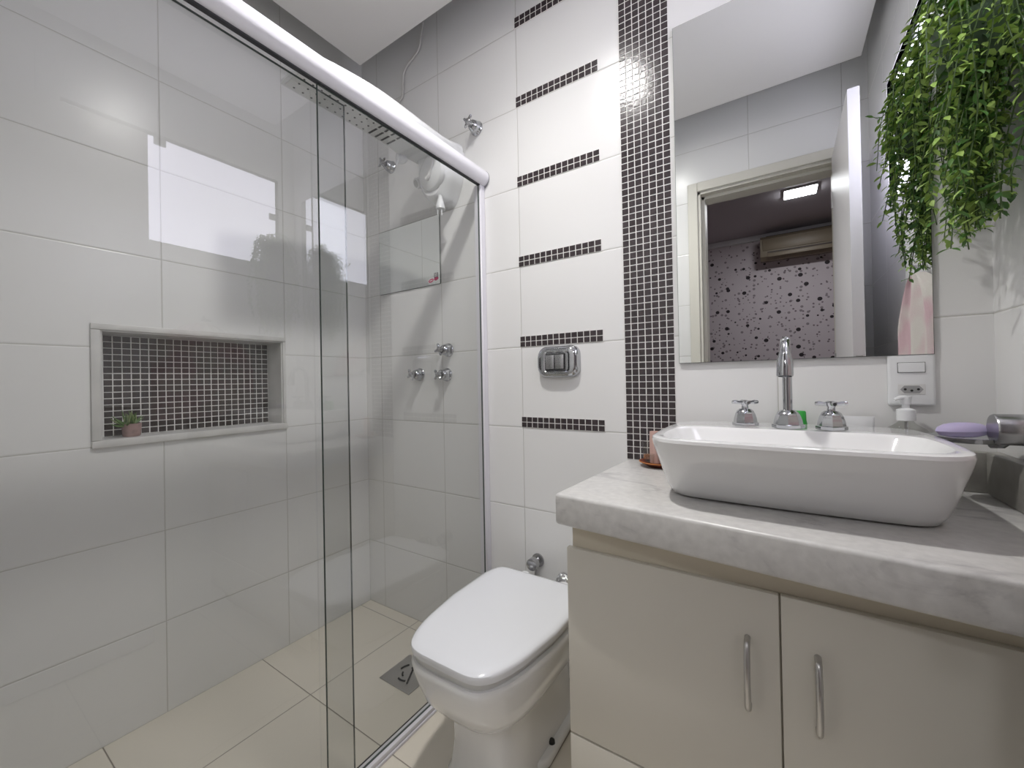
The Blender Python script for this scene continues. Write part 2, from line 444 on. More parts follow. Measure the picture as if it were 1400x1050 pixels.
# window: splayed reveal, frame, frosted pane, clamps
GX = XR + .020
GY0, GY1, GZ0, GZ1 = WY0+.004, WY1-.004, WZ0+.004, WZ1-.004
bm = B()
a = [(XR+.001, WY0, WZ0), (XR+.001, WY1, WZ0), (XR+.001, WY1, WZ1), (XR+.001, WY0, WZ1)]
b_ = [(XR+.149, WY0, WZ0), (XR+.149, WY1, WZ0), (XR+.149, WY1, WZ1), (XR+.149, WY0, WZ1)]
va = [bm.verts.new(p) for p in a]; vb = [bm.verts.new(p) for p in b_]
for i in range(4): face(bm, (va[i], va[(i+1)%4], vb[(i+1)%4], vb[i]))
bmesh.ops.solidify(bm, geom=bm.faces[:], thickness=0.006)
w1 = struct(obj('window_1', bm, 'reveal'), 'small high window with a tilted frosted pane')
bm = B(); add_box(bm, (GX, GY0+.004, GZ0+.004), (GX+.006, GY1-.004, GZ1-.004))
p = obj('window_pane', bm, 'window_glow', w1)
bm = B()
for (y, z, dy, dz) in ((GY0+.025, 2.02, .022, .018), (GY1-.022, 2.025, .020, .018)):
    add_box(bm, (GX-.012, y-dy, z-dz), (GX-.0005, y+dy, z+dz), bevel=.004)
obj('pane_clamp', bm, 'chrome_soft', w1)
bm = B(); add_box(bm, (GX-.012, -.635, WZ1-.045), (GX-.0005, -.590, WZ1-.006), bevel=.004)
obj('pane_hinge', bm, 'chrome_soft', w1)

# door: casing on the bathroom side, jamb lining, open leaf
bm = B()
cw = .052
def casing(x0, x1, z1, y0, y1, w, mi=0):
    add_box(bm, (x0-w, y0, 0), (x0, y1, z1+w), mi, .003, 1)
    add_box(bm, (x1, y0, 0), (x1+w, y1, z1+w), mi, .003, 1)
    add_box(bm, (x0, y0, z1), (x1, y1, z1+w), mi, .003, 1)
casing(DX0, DX1, DZ, YF+.0005, YF+.014, cw)
d1 = struct(obj('door_1', bm, 'casing_paint'), 'cream door frame seen in the mirror')
bm = B()
for (x0, x1, z1, y0, y1) in ((DX0, DX1, DZ, YF-.15, YF-.002),):
    add_box(bm, (x0, y0, 0), (x0+.014, y1, z1)); add_box(bm, (x1-.014, y0, 0), (x1, y1, z1)); add_box(bm, (x0, y0, z1-.014), (x1, y1, z1))
    add_box(bm, (x0+.014, y0, 0), (x0+.03, y0+.10, z1-.014)); add_box(bm, (x1-.03, y0, 0), (x1-.014, y0+.10, z1-.014)); add_box(bm, (x0+.014, y0, z1-.03), (x1-.014, y0+.10, z1-.014))
obj('door_jamb', bm, 'casing_paint', d1)
hx, hy = 1.990, YF + .016
ang = radians(0.6)
leaf = bpy.data.objects.new('door_leaf', None)
bm = B()
def lp(l, t, z):   # l along leaf, t thickness towards the room centre
    return Vector((hx - sin(ang)*l - cos(ang)*t, hy + cos(ang)*l - sin(ang)*t, z))
def leafbox(bm, l0, l1, t0, t1, z0, z1, mi=0):
    vs = [bm.verts.new(lp(*q)) for q in ((l0,t0,z0),(l1,t0,z0),(l1,t1,z0),(l0,t1,z0),(l0,t0,z1),(l1,t0,z1),(l1,t1,z1),(l0,t1,z1))]
    for q in ((0,3,2,1),(4,5,6,7),(0,1,5,4),(1,2,6,5),(2,3,7,6),(3,0,4,7)): face(bm, [vs[i] for i in q], mi)
leafbox(bm, 0, .585, 0, .036, .008, 2.146)
lf = obj('door_leaf', bm, 'door_paint', d1)
bm = B(); leafbox(bm, .585, .587, .008, .028, 1.06, 1.145)
obj('lock_plate', bm, 'nickel', lf)
bm = B()
for z in (.25, 1.1, 1.9):
    leafbox(bm, -.004, .004, .030, .042, z, z+.08)
obj('hinge', bm, 'nickel', lf)
bm = B()
for t, s in ((.036, 1), (0, -1)):
    c = lp(.535, t, 1.0); n_ = Vector((-cos(ang), -sin(ang), 0))*s
    add_lathe(bm, c, n_, [(.024, 0), (.024, .006), (.010, .008), (.010, .045)], 16)
    l_ = Vector((sin(ang), -cos(ang), 0))
    add_tube(bm, [c+n_*.04, c+n_*.042+l_*.05, c+n_*.04+l_*.11], .008, 10)
obj('door_handle', bm, 'nickel', lf)

# bedroom beyond the door
BY, BX0, BX1, BH = -3.62, -.8, 3.6, 2.52
bm = B(); add_box(bm, (BX0, BY-.1, 0), (BX1, BY, BH)); w = struct(obj('wall_bedroom', bm, 'wallpaper'), 'bedroom wall with dark spotted wallpaper')
bm = B(); add_box(bm, (BX0-.1, BY-.1, 0), (BX0, -1.45, BH)); add_box(bm, (BX1, BY-.1, 0), (BX1+.1, -1.45, BH))
add_box(bm, (BX0, -1.47, 0), (DX0, -1.451, BH)); add_box(bm, (DX1, -1.47, 0), (BX1, -1.451, BH)); add_box(bm, (DX0, -1.47, DZ), (DX1, -1.451, BH))
struct(obj('wall_bedroom_side', bm, 'bed_ceiling'), 'plain bedroom walls')
bm = B(); add_box(bm, (BX0-.1, BY-.1, BH), (BX1+.1, -1.45, BH+.1)); struct(obj('ceiling_bedroom', bm, 'bed_ceiling'), 'dim bedroom ceiling')
bm = B(); add_box(bm, (BX0-.1, BY-.1, -.06), (BX1+.1, -1.45, -.001)); struct(obj('floor_bedroom', bm, 'bed_floor'), 'bedroom floor')
bm = B(); add_box(bm, (BX0, BY+.0005, BH-.055), (BX1, BY+.03, BH), bevel=.004, seg=1); struct(obj('trim_1', bm, 'door_paint'), 'pale cornice over the bedroom wallpaper')

# ------------------------------------------------------------------ lamps
lx, ly = 1.135, -.650
t = thing('ceiling_downlight', 'small round white downlight in the dropped bathroom ceiling', 'ceiling light', (lx, ly, 2.52))
bm = B(); add_lathe(bm, (lx, ly, 2.5195), (0,0,-1), [(.062, 0), (.062, .004), (.054, .009), (.047, .009), (.047, .002)], 36, cap0=False, cap1=False)
obj('trim_ring', bm, 'lamp_trim', t)
bm = B(); add_lathe(bm, (lx, ly, 2.5190), (0,0,-1), [(.046, 0), (.046, .004)], 32)
obj('lens', bm, 'lamp', t)
t = thing('ceiling_panel_light', 'bright square ceiling light in the bedroom seen in the mirror', 'ceiling light', (1.885, -2.63, BH))
bm = B(); add_box(bm, (1.775, -2.71, BH-.014), (1.995, -2.53, BH-.0005), bevel=.003, seg=1); obj('frame', bm, 'lamp_trim', t)
bm = B(); add_box(bm, (1.782, -2.703, BH-.017), (1.988, -2.537, BH-.0145)); obj('diffuser', bm, 'led', t)

# air conditioner on the bedroom wall
ax0, ax1, az0, az1 = 1.59, 2.42, 2.215, 2.445
t = thing('air_conditioner', 'beige split air conditioner high on the spotted bedroom wall', 'air conditioner', ((ax0+ax1)/2, BY, az0))
prof = [(BY+.001, az0+.02), (BY+.15, az0), (BY+.19, az0+.03), (BY+.20, az0+.07), (BY+.20, az1-.03), (BY+.17, az1), (BY+.001, az1)]
bm = B(); add_prism(bm, prof, 'X', ax0, ax1); obj('casing', bm, 'ac_body', t)
bm = B(); add_box(bm, (ax0+.06, BY+.1995, az0+.062), (ax1-.06, BY+.2015, az0+.072)); add_box(bm, (ax0+.05, BY+.05, az1+.0005), (ax1-.05, BY+.17, az1+.004)); obj('air_slot', bm, 'ac_dark', t)
bm = B(); add_box(bm, (ax0+.06, BY+.2005, az0+.02), (ax1-.06, BY+.207, az0+.055), bevel=.003); obj('louvre', bm, 'ac_body', t)
bm = B(); add_box(bm, (ax0+.02, BY+.2005, az0+.085), (ax1-.02, BY+.206, az1-.035), bevel=.004); obj('front_panel', bm, 'ac_body', t)

# ------------------------------------------------------------------ mosaics
def mosaic(name, ax, u0, u1, v0, v1, nu, nv, at, out, tmat, label, cat='mosaic tiles', group=None, gap=.0027, parent=None):
    """small tiles on a grout bed; ax='X' back wall (u = X), ax='Y' niche back (u = Y)"""
    bm = B()
    def p(u, v, d): return (u, at+out*d, v) if ax == 'X' else (at+out*d, u, v)
    def bx(u0, u1, v0, v1, d0, d1, mi, ins=0):
        A = [bm.verts.new(p(*q)) for q in ((u0,v0,d0),(u1,v0,d0),(u1,v1,d0),(u0,v1,d0))]
        Bq = [bm.verts.new(p(*q)) for q in ((u0+ins,v0+ins,d1),(u1-ins,v0+ins,d1),(u1-ins,v1-ins,d1),(u0+ins,v1-ins,d1))]
        for i in range(4): face(bm, (A[i], A[(i+1)%4], Bq[(i+1)%4], Bq[i]), mi)
        face(bm, Bq, mi)
        return A
    A = bx(u0, u1, v0, v1, .0002, .0016, 0); face(bm, A, 0)
    du = (u1-u0)/nu; dv = (v1-v0)/nv
    for i in range(nu):
        for j in range(nv):
            a = u0+i*du+gap/2; b = u0+(i+1)*du-gap/2; c = v0+j*dv+gap/2; d = v0+(j+1)*dv-gap/2
            jit = lambda: rnd.uniform(-.0003, .0003)
            bx(a+jit(), b+jit(), c+jit(), d+jit(), .0016, .0030, 1, .0007)
    o = obj(name, bm, ['grout', tmat], parent)
    if parent is None: tag(o, label, cat, group)
    return o
mosaic('mosaic_column', 'X', 1.301, 1.453, .8175, 2.69, 7, 91, 0, -1, 'mosaic', 'tall dark mosaic tile column between toilet wall and mirror')
names = ['lowest short dark mosaic strip, just below the flush plate', 'short dark mosaic strip touching the top of the flush plate', 'third short dark mosaic strip counted up from the lowest', 'short dark mosaic strip about level with the shower head outlet, fourth from below', 'short dark mosaic strip right of the upper chrome valve, second from the top', 'topmost short dark mosaic strip, cut by the top of the photo']
for k in range(6):
    z = .9 + .3*k
    mosaic('mosaic_strip', 'X', .905, 1.230, z, z+.0405, 14, 2, 0, -1, 'mosaic', names[k], group='short mosaic strips on the back wall')

# niche: frame, lining, mosaic back
t = thing('shower_niche', 'recessed shelf in the shower wall with pale stone frame and dark mosaic back', 'niche', (0, (NY0+NY1)/2, NZ0))
bm = B()
o_ = .022
add_box(bm, (-.108, NY0-o_, NZ0-o_), (.012, NY1+.016, NZ0-.0005), bevel=.003)
bot = obj('sill', bm, 'marble_white', t)
bm = B(); add_box(bm, (-.0008, NY0-o_, NZ1+.0005), (.008, NY1+.014, NZ1+.019), bevel=.003); add_box(bm, (-.108, NY0+.0005, NZ1-.004), (.0005, NY1-.0005, NZ1-.0002)); obj('head_trim', bm, 'marble_white', t)
bm = B(); add_box(bm, (.0006, NY0-o_, NZ0+.0005), (.008, NY0-.0005, NZ1-.0002), bevel=.003); add_box(bm, (-.108, NY0+.0002, NZ0+.0005), (.0005, NY0+.004, NZ1-.0045)); obj('side_trim', bm, 'marble_white', t)
bm = B(); add_box(bm, (.0006, NY1+.0005, NZ0+.0005), (.008, NY1+.012, NZ1-.0002), bevel=.003); add_box(bm, (-.108, NY1-.004, NZ0+.0005), (.0005, NY1-.0002, NZ1-.0045)); obj('side_trim', bm, 'marble_white', t)
mosaic('mosaic_back', 'Y', NY0+.004, NY1-.004, NZ0+.001, NZ1-.0055, 23, 16, -.111, 1, 'mosaic_niche', None, parent=t)

# potted succulent in the niche
sx, sy, sz = -.048, -.868, NZ0
t = thing('potted_succulent', 'tiny green succulent in a dusty pink pot standing in the shower niche', 'plant', (sx, sy, sz))
bm = B(); add_lathe(bm, (sx, sy, sz+.0003), (0,0,1), [(.019, 0), (.0225, .004), (.0245, .038), (.0245, .042), (.021, .042), (.020, .036)], 24, cap1=False); obj('pot', bm, 'pot_clay', t)
bm = B(); add_lathe(bm, (sx, sy, sz+.030), (0,0,1), [(.0205, 0), (.0205, .004)], 20); obj('soil', bm, 'soil', t)
bm = B(); r_ = random.Random(3)
for k in range(46):
    a = r_.uniform(0, 2*pi); el = r_.uniform(.15, 1.45); L_ = r_.uniform(.028, .052)
    d = Vector((cos(a)*cos(el), sin(a)*cos(el), sin(el)))
    if sx + d.x*L_ < -.103: d.x *= .3
    b0 = Vector((sx + r_.uniform(-.012, .012), sy - .004 + r_.uniform(-.014, .014), sz+.034))
    mid = b0 + d*L_*.55; tip = b0 + d*L_ + Vector((0, 0, .004))
    add_tube(bm, [b0, mid, tip], .003, 5, r_.choice((0, 0, 1)), radii=[.0016, .0032, .0006])
obj('leaves', bm, ['succ_a', 'succ_b'], t)

# ------------------------------------------------------------------ mirror over the basin
t = thing('wall_mirror', 'large frameless rectangular mirror above the basin', 'mirror', (1.735, 0, 1.117))
bm = B(); add_box(bm, (1.4662, -.0092, 1.1172), (2.0048, -.0010, 2.1178)); obj('backing', bm, 'mirror_edge', t)
bm = B(); add_box(bm, (1.4672, -.0100, 1.1182), (2.0038, -.0093, 2.1168)); obj('mirror_face', bm, 'mirror', t)

# mirror tile in the shower with two stickers
t = thing('mirror_tile', 'small rectangular mirror tile on the shower wall above the valves', 'mirror', (.312, 0, 1.497))
bm = B(); add_box(bm, (.1135, -.0040, 1.498), (.5090, -.0005, 1.797)); obj('backing', bm, 'mirror_edge', t)
bm = B(); add_box(bm, (.1150, -.0048, 1.4995), (.5075, -.0041, 1.7955)); obj('mirror_face', bm, 'mirror_tile', t)
def ell(cx, cz, rx, rz, n=20, rot=0.2):
    return [(cx + rx*cos(2*pi*k/n)*cos(rot) - rz*sin(2*pi*k/n)*sin(rot), cz + rx*cos(2*pi*k/n)*sin(rot) + rz*sin(2*pi*k/n)*cos(rot)) for k in range(n)]
bm = B(); add_prism(bm, ell(.4555, 1.5175, .019, .0105), 'Y', -.0053, -.0049, 0); add_prism(bm, ell(.4555, 1.5175, .0155, .0075), 'Y', -.0056, -.0053, 1); add_prism(bm, ell(.4555, 1.5175, .010, .0022), 'Y', -.0059, -.0056, 0)
tag(obj('lips_sticker', bm, ['sticker_white', 'sticker_pink']), 'pink lips shaped sticker on lower right of the shower mirror tile', 'sticker')
bm = B(); add_box(bm, (.474, -.0053, 1.522), (.496, -.0049, 1.548), 0); add_box(bm, (.478, -.0056, 1.530), (.483, -.0053, 1.546), 2); add_box(bm, (.487, -.0056, 1.530), (.492, -.0053, 1.546), 2)
add_prism(bm, ell(.4855, 1.522, .013, .007), 'Y', -.0059, -.0055, 1)
tag(obj('lipstick_sticker', bm, ['sticker_dark', 'sticker_pink', 'sticker_white']), 'dark and pink lipstick sticker at the corner of the shower mirror tile', 'sticker')

# ------------------------------------------------------------------ shower enclosure
def pane(name, x, y0, y1, z0, z1, th, parent):
    bm = B(); v = add_box(bm, (x, y0, z0), (x+th, y1, z1))
    for f in bm.faces:
        n = f.normal; f.normal_update()
        if abs(f.normal.x) < .5: f.material_index = 1
    return obj(name, bm, ['glass', 'glass_edge'], parent)
t = thing('shower_enclosure', 'glass shower screen with thick white rounded top rail and white floor track', 'shower screen', (.745, -.65, 0))
bm = B()
RX, RZ = .748, 1.878
prof = [(RX + .027*cos(a), RZ + .031*sin(a)) for a in [2*pi*k/32 for k in range(32)]]
vs = add_prism(bm, prof, 'Y', -1.296, -.004, 0, True)
obj('top_rail', bm, 'alu_white', t)
bm = B(); add_box(bm, (RX-.010, -1.295, RZ-.035), (RX+.002, -.004, RZ-.026)); obj('rail_gasket', bm, 'gasket', t)
bm = B(); add_prism(bm, [(RX + .029*cos(a), RZ-.003 + .035*sin(a)) for a in [2*pi*k/32 for k in range(32)]], 'Y', -.0038, -.0004, 0, True); obj('rail_bracket', bm, 'chrome_soft', t)
bm = B(); add_box(bm, (RX-.028, -.030, .022), (RX+.004, -.0005, RZ-.031), bevel=.002, seg=1); obj('wall_jamb', bm, 'alu_white', t)
bm = B(); add_box(bm, (.716, -1.295, .0004), (.760, -.0005, .008), bevel=.001, seg=1); add_box(bm, (.728, -1.295, .008), (.756, -.0005, .022), bevel=.003)
obj('floor_track', bm, 'alu_white', t)
bm = B(); add_box(bm, (.7135, -1.294, .0003), (.7159, -.001, .010)); obj('track_gasket', bm, 'gasket', t)
pane('fixed_glass', .7385, -.694, -.0305, .0225, RZ-.0355, .007, t)
pane('sliding_glass', .720, -1.285, -.605, .012, RZ-.0355, .007, t)

# ------------------------------------------------------------------ chrome valves
def valve(x, z, label, group, turn=0.3, s=1.0):
    t = thing('shower_valve', label, 'valve', (x, 0, z), group)
    bm = B(); add_lathe(bm, (x, -.0006, z), (0,-1,0), [(.0285*s, 0), (.0285*s, .004), (.026*s, .007), (.023*s, .022), (.019*s, .034), (.015*s, .038)], 28); obj('flange', bm, 'chrome', t)
    bm = B(); add_lathe(bm, (x, -.038, z), (0,-1,0), [(.0085*s, 0), (.0085*s, .010), (.0115*s, .013), (.0115*s, .024), (.006*s, .028)], 16); obj('stem', bm, 'chrome_soft', t)
    bm = B()
    for k in range(4):
        a = turn + k*pi/2
        d = Vector((cos(a), 0, sin(a)))
        c = Vector((x, -.057, z))
        add_tube(bm, [c + d*.006, c + d*.014 + Vector((0,-.002,0)), c + d*.020, c + d*.026 + Vector((0,-.001,0))], .004, 8, radii=[.0045, .0048, .0062, .0035])
    obj('cross_handle', bm, 'chrome', t)
    return t
valve(.719, 2.090, 'chrome cross handle valve high on the wall outside the shower', None, .9)
valve(.209, 2.090, 'chrome cross handle valve high in the shower, left of the shower head', None, .5)
valve(.545, 1.210, 'upper single chrome shower valve above the lower pair', 'row of shower valves', .3)
valve(.374, 1.110, 'lower left chrome shower valve, nearest the shower corner', 'row of shower valves', .45)
valve(.535, 1.106, 'lower right chrome shower valve, straight below the upper one', 'row of shower valves', .75)

# ------------------------------------------------------------------ electric shower
t = thing('electric_shower', 'white electric shower with long perforated spray arm and round dial', 'shower head', (.56, 0, 1.85))
# wall body
cx, cz = .560, 1.925
bm = B()
def body_ring(y, s, dz=0):
    pts = []
    outline = [(.078, .10), (.084, .03), (.080, -.03), (.062, -.075), (.034, -.118), (-.022, -.118), (-.066, -.075), (-.088, -.02), (-.090, .06), (-.086, .10)]
    for a, b in catmull_closed(outline, 5):
        pts.append(Vector((cx + a*s, y, cz + b*s + dz)))
    return pts
def catmull_closed(P, seg):
    n = len(P); out = []
    for i in range(n):
        a, b, c, d = [Vector(P[(i+j-1) % n]) for j in range(4)]
        for s in range(seg):
            tt = s/seg
            q = 0.5*((2*b)+(c-a)*tt+(2*a-5*b+4*c-d)*tt*tt+(3*b-a-3*c+d)*tt**3)
            out.append((q.x, q.y))
    return out
loft(bm, [body_ring(-.001, 1.0), body_ring(-.055, 1.0), body_ring(-.085, .93), body_ring(-.100, .80)])
obj('wall_body', bm, 'white_plastic', t)
bm = B(); add_lathe(bm, (.566, -.096, 1.915), (-.10,-1,-.06), [(.070, 0), (.070, .012), (.066, .018), (.0655, .0165), (.062, .018), (.050, .024), (.02, .026), (.001, .026)], 40, cap1=False); obj('dial', bm, 'white_plastic', t)
bm = B(); add_tube(bm, [(.590, -.122, 1.955), (.586, -.1255, 1.925), (.572, -.126, 1.895), (.556, -.124, 1.885)], .004, 8, radii=[.003, .005, .008, .010]); obj('dial_pointer', bm, 'white_plastic2', t)
# spray arm: side profile lofted across the width
bm = B()
top = [(-.645, 1.997), (-.60, 2.010), (-.52, 2.024), (-.42, 2.034), (-.31, 2.034), (-.20, 2.030), (-.10, 2.030), (-.012, 2.045)]
botp = [(-.012, 1.99), (-.10, 1.99), (-.20, 1.985), (-.245, 1.994), (-.42, 1.994), (-.60, 1.990), (-.645, 1.990)]
topc = [(v.x, v.y) for v in catmull([(a, b, 0) for a, b in top], 4)]
prof = topc + botp
rings = []
for x, s in ((.466, .0), (.469, .5), (.478, 1.0), (.56, 1.25), (.642, 1.0), (.650, .5), (.653, .0)):
    rings.append([Vector((x, a + (0.004*(1-min(1, s)) if a < -.6 else 0), (b if b < 1.9955 and i >= len(topc) else 1.992 + (b-1.992)*(0.55+.45*s)))) for i, (a, b) in enumerate(prof)])
loft(bm, rings); arm = obj('spray_arm', bm, 'white_plastic', t)
# perforated underside
bm = B(); add_box(bm, (.476, -.635, 1.9872), (.644, -.250, 1.9898)); 
for i in range(14):
    y = -.612 + i*.0275
    if i < 10:
        for j in range(6): add_lathe(bm, (.487 + j*.0285, y, 1.9871), (0,0,-1), [(.0035, 0), (.0030, .0012)], 8, 1)
    else:
        for j in range(3): add_box(bm, (.483 + j*.054, y-.004, 1.9860), (.483 + j*.054+.044, y+.003, 1.9871), 1)
obj('spray_plate', bm, ['white_plastic2', 'grey_gap'], t)
bm = B(); add_lathe(bm, (.462, -.155, 1.985), (-.45,-.55,-.2), [(.012, -.012), (.020, .0), (.022, .012), (.018, .026), (.006, .032)], 20); add_tube(bm, [(.452, -.172, 1.978), (.450, -.180, 1.962), (.455, -.186, 1.945)], .005, 8, radii=[.007, .006, .0035]); obj('diverter_knob', bm, 'white_plastic', t)
bm = B(); add_lathe(bm, (.478, -.072, 1.915), (-.35,-1,-.55), [(.022, -.015), (.022, .026), (.019, .030), (.004, .030)], 24); cp = obj('pressure_cap', bm, 'white_plastic', t)
bm = B()
dd = Vector((-.35,-1,-.55)).normalized(); uu = Vector((1,-.35,0)).normalized(); ww = dd.cross(uu).normalized(); c0 = Vector((.478,-.072,1.915)) + dd*.0305
for k in range(-2, 3):
    hl = .015 - abs(k)*.002
    add_tube(bm, [c0 + ww*k*.0055 - uu*hl, c0 + ww*k*.0055 + uu*hl], .0012, 6)
obj('cap_grille', bm, 'grey_gap', cp)
bm = B(); add_lathe(bm, (.592, -.085, 1.815), (.10,-.10,-1), [(.007, -.02), (.008, .0), (.013, .016), (.019, .045), (.019, .052), (.012, .055)], 20)
add_cyl(bm, (.590, -.098, 1.765), (.591, -.100, 1.742), .003, .002, 8); add_cyl(bm, (.605, -.092, 1.765), (.606, -.094, 1.738), .003, .002, 8)
obj('outlet_nozzle', bm, 'white_plastic', t)
# cable from the ceiling gap to the shower
pts = catmull([(.437, -.008, 2.66), (.425, -.010, 2.60), (.404, -.008, 2.548), (.345, -.008, 2.520), (.310, -.008, 2.490), (.302, -.008, 2.430), (.296, -.008, 2.385), (.268, -.008, 2.362), (.285, -.02, 2.25), (.40, -.04, 2.10), (.50, -.030, 2.048)], 8)
bm = B(); add_tube(bm, pts, .0050, 8); tag(obj('power_cable', bm, 'cable'), 'thin grey cable hanging from the ceiling gap to the electric shower', 'cable')
# white arc hose above rail
# ------------------------------------------------------------------ floor drain
t = thing('floor_drain', 'square metal floor drain in the shower floor', 'drain', (.552, -.253, 0))
bm = B(); add_box(bm, (.475, -.327, .0003), (.629, -.180, .0035), bevel=.0012, seg=1); obj('plate', bm, 'nickel', t)
bm = B()
for (a0, r) in ((.3, .042), (2.4, .042), (4.4, .042), (1.2, .025), (3.6, .025)):
    pts = [Vector((.552 + r*cos(a0+k*.16), -.253 + r*sin(a0+k*.16), .0036)) for k in range(6)]
    add_tube(bm, pts, .0035, 6)
add_tube(bm, [(.540, -.215, .0040), (.585, -.295, .0040)], .0036, 6)
obj('slots', bm, 'rubber', t)

# ------------------------------------------------------------------ toilet
def plan(cx, yf, yb, hw, nf, nb, z, n=64, tp=0.0):
    yc = (yf*.5 + yb*.5); pts = []
    for k in range(n):
        a = 2*pi*k/n; c, s = cos(a), sin(a)
        e = nf if s < 0 else nb
        x = hw * math.copysign(abs(c)**(2/e), c); y = math.copysign(abs(s)**(2/e), s)
        y = yc + (yc-yf)*y if s < 0 else yc + (yb-yc)*y
        x *= 1 - tp*(y+.22)**2*(2.2 if y < -.22 else 6.0)
        pts.append(Vector((cx + x, y, z)))
    return pts
tx = 1.029
t = thing('toilet', 'white ceramic toilet with closed squarish lid left of the vanity', 'toilet', (tx, -.35, 0))
bm = B()
R_ = [(-.478, -.045, .122, 4.6, 6, 0), (-.480, -.045, .122, 4.6, 6, .010), (-.472, -.050, .113, 4.6, 6, .03), (-.466, -.06, .103, 4.6, 6, .10), (-.470, -.06, .100, 4.6, 6, .18), (-.476, -.06, .108, 3.2, 4, .215), (-.486, -.06, .114, 3.2, 4, .223),
      (-.518, -.06, .134, 3.4, 4, .229), (-.542, -.06, .150, 3.6, 4, .243), (-.560, -.07, .165, 3.8, 5, .268), (-.574, -.08, .177, 4.4, 6, .304), (-.584, -.085, .186, 5.2, 8, .340), (-.587, -.09, .189, 5.6, 8, .366), (-.583, -.095, .186, 5.6, 8, .3735)]
rings = [plan(tx, yf, yb, hw, nf, nb, z, tp=max(0, min(1, (z-.22)/.09))) for (yf, yb, hw, nf, nb, z) in R_]
loft(bm, rings); bowl = obj('bowl', bm, 'ceramic', t)
bm = B(); add_prism(bm, [(tx-.135, -.30), (tx-.13, -.05), (tx+.13, -.05), (tx+.135, -.30), (tx+.105, -.36), (tx-.105, -.36)], 'Z', .0, .030)
bmesh.ops.bevel(bm, geom=[e for e in bm.edges], offset=.010, segments=3, profile=.5, affect='EDGES')
for f in bm.faces: f.smooth = True
obj('foot', bm, 'ceramic', t)
for s in (-1, 1):
    bm = B(); add_lathe(bm, (tx + s*.116, -.255, .029), (0,0,1), [(.010, 0), (.009, .008), (.004, .012)], 16); obj('bolt_cap', bm, 'rubber', t)
bm = B(); loft(bm, [plan(tx, -.578, -.105, .174, 6, 8, .3737, tp=1), plan(tx, -.578, -.105, .174, 6, 8, .3885, tp=1)]); obj('seat', bm, 'white_plastic2', t)
bm = B()
S = [(-.578, -.100, .180, .3887), (-.584, -.096, .1855, .3915), (-.586, -.094, .187, .404), (-.5845, -.095, .186, .4095), (-.579, -.099, .182, .4130), (-.566, -.108, .171, .4165), (-.557, -.114, .163, .4175), (-.540, -.125, .148, .4185)]
loft(bm, [plan(tx, yf, yb, hw, 6, 13, z, tp=1) for (yf, yb, hw, z) in S]); obj('lid', bm, 'seat_plastic', t)
for s in (-1, 1):
    bm = B(); add_lathe(bm, (tx + s*.075, -.078, .3740), (0,0,1), [(.017, 0), (.017, .022), (.014, .026), (.004, .027)], 18); obj('hinge', bm, 'white_plastic', t)
bm = B(); add_lathe(bm, (tx, -.001, .30), (0,-1,0), [(.038, 0), (.038, .008), (.029, .012), (.029, .072)], 24); obj('flush_pipe', bm, 'white_plastic2', t)

# valve + hose left behind the toilet
t = thing('angle_valve', 'small round chrome stop valve on the wall behind the toilet', 'valve', (.963, 0, .419))
bm = B(); add_lathe(bm, (.965, -.0006, .418), (0,-1,0), [(.024, 0), (.024, .005), (.013, .008), (.013, .026), (.021, .028), (.021, .050), (.017, .052)], 24); obj('knob', bm, 'chrome_soft', t)
bm = B(); add_tube(bm, catmull([(.965, -.018, .410), (.965, -.020, .36), (.968, -.024, .25), (.99, -.03, .16), (1.0, -.030, .10)], 6), .0045, 8); obj('hose', bm, 'chrome_soft', t)
bm = B()
r_ = random.Random(5)
rings = []
for (r, h) in ((.012, 0), (.024, .004), (.027, .014), (.020, .022), (.024, .032), (.014, .040)):
    ring = ring_pts(Vector((1.078, -.006-h, .377)), Vector((1,0,0)), Vector((0,0,1)), r, 14)
    rings.append([p + Vector((r_.uniform(-.0035, .0035), r_.uniform(-.002, .002), r_.uniform(-.0035, .0035))) for p in ring])
loft(bm, rings, 0, False)
tag(obj('pipe_collar', bm, 'foil'), 'crumpled shiny chrome pipe collar on the wall beside the vanity', 'pipe collar')

# flush plate
t = thing('flush_plate', 'chrome flush valve plate with two buttons above the toilet', 'flush plate', (1.067, 0, 1.139))
bm = B()
def rr3(y, hx, hz, r, cxx=1.067, czz=1.139): return [Vector((a, y, b)) for a, b in rrect(cxx, czz, hx, hz, r, 8)]
loft(bm, [rr3(-.0005, .080, .055, .030), rr3(-.010, .080, .055, .032), rr3(-.022, .076, .051, .034), rr3(-.027, .068, .044, .032), rr3(-.0275, .050, .036, .012), rr3(-.022, .043, .030, .006)]); obj('plate', bm, 'chrome', t)
for s in (-1, 1):
    bm = B(); add_box(bm, (1.060 + s*.0185-.0170, -.0285, 1.113), (1.060 + s*.0185+.0170, -.0222, 1.163), bevel=.002); bt = obj('button', bm, 'chrome_soft', t)
bm = B(); add_box(bm, (1.0245, -.0240, 1.1095), (1.0985, -.0221, 1.1128)); add_box(bm, (1.0965, -.0240, 1.1128), (1.0990, -.0221, 1.166)); add_box(bm, (1.0250, -.0240, 1.1635), (1.0985, -.0221, 1.166)); obj('button_gap', bm, 'rubber', t)

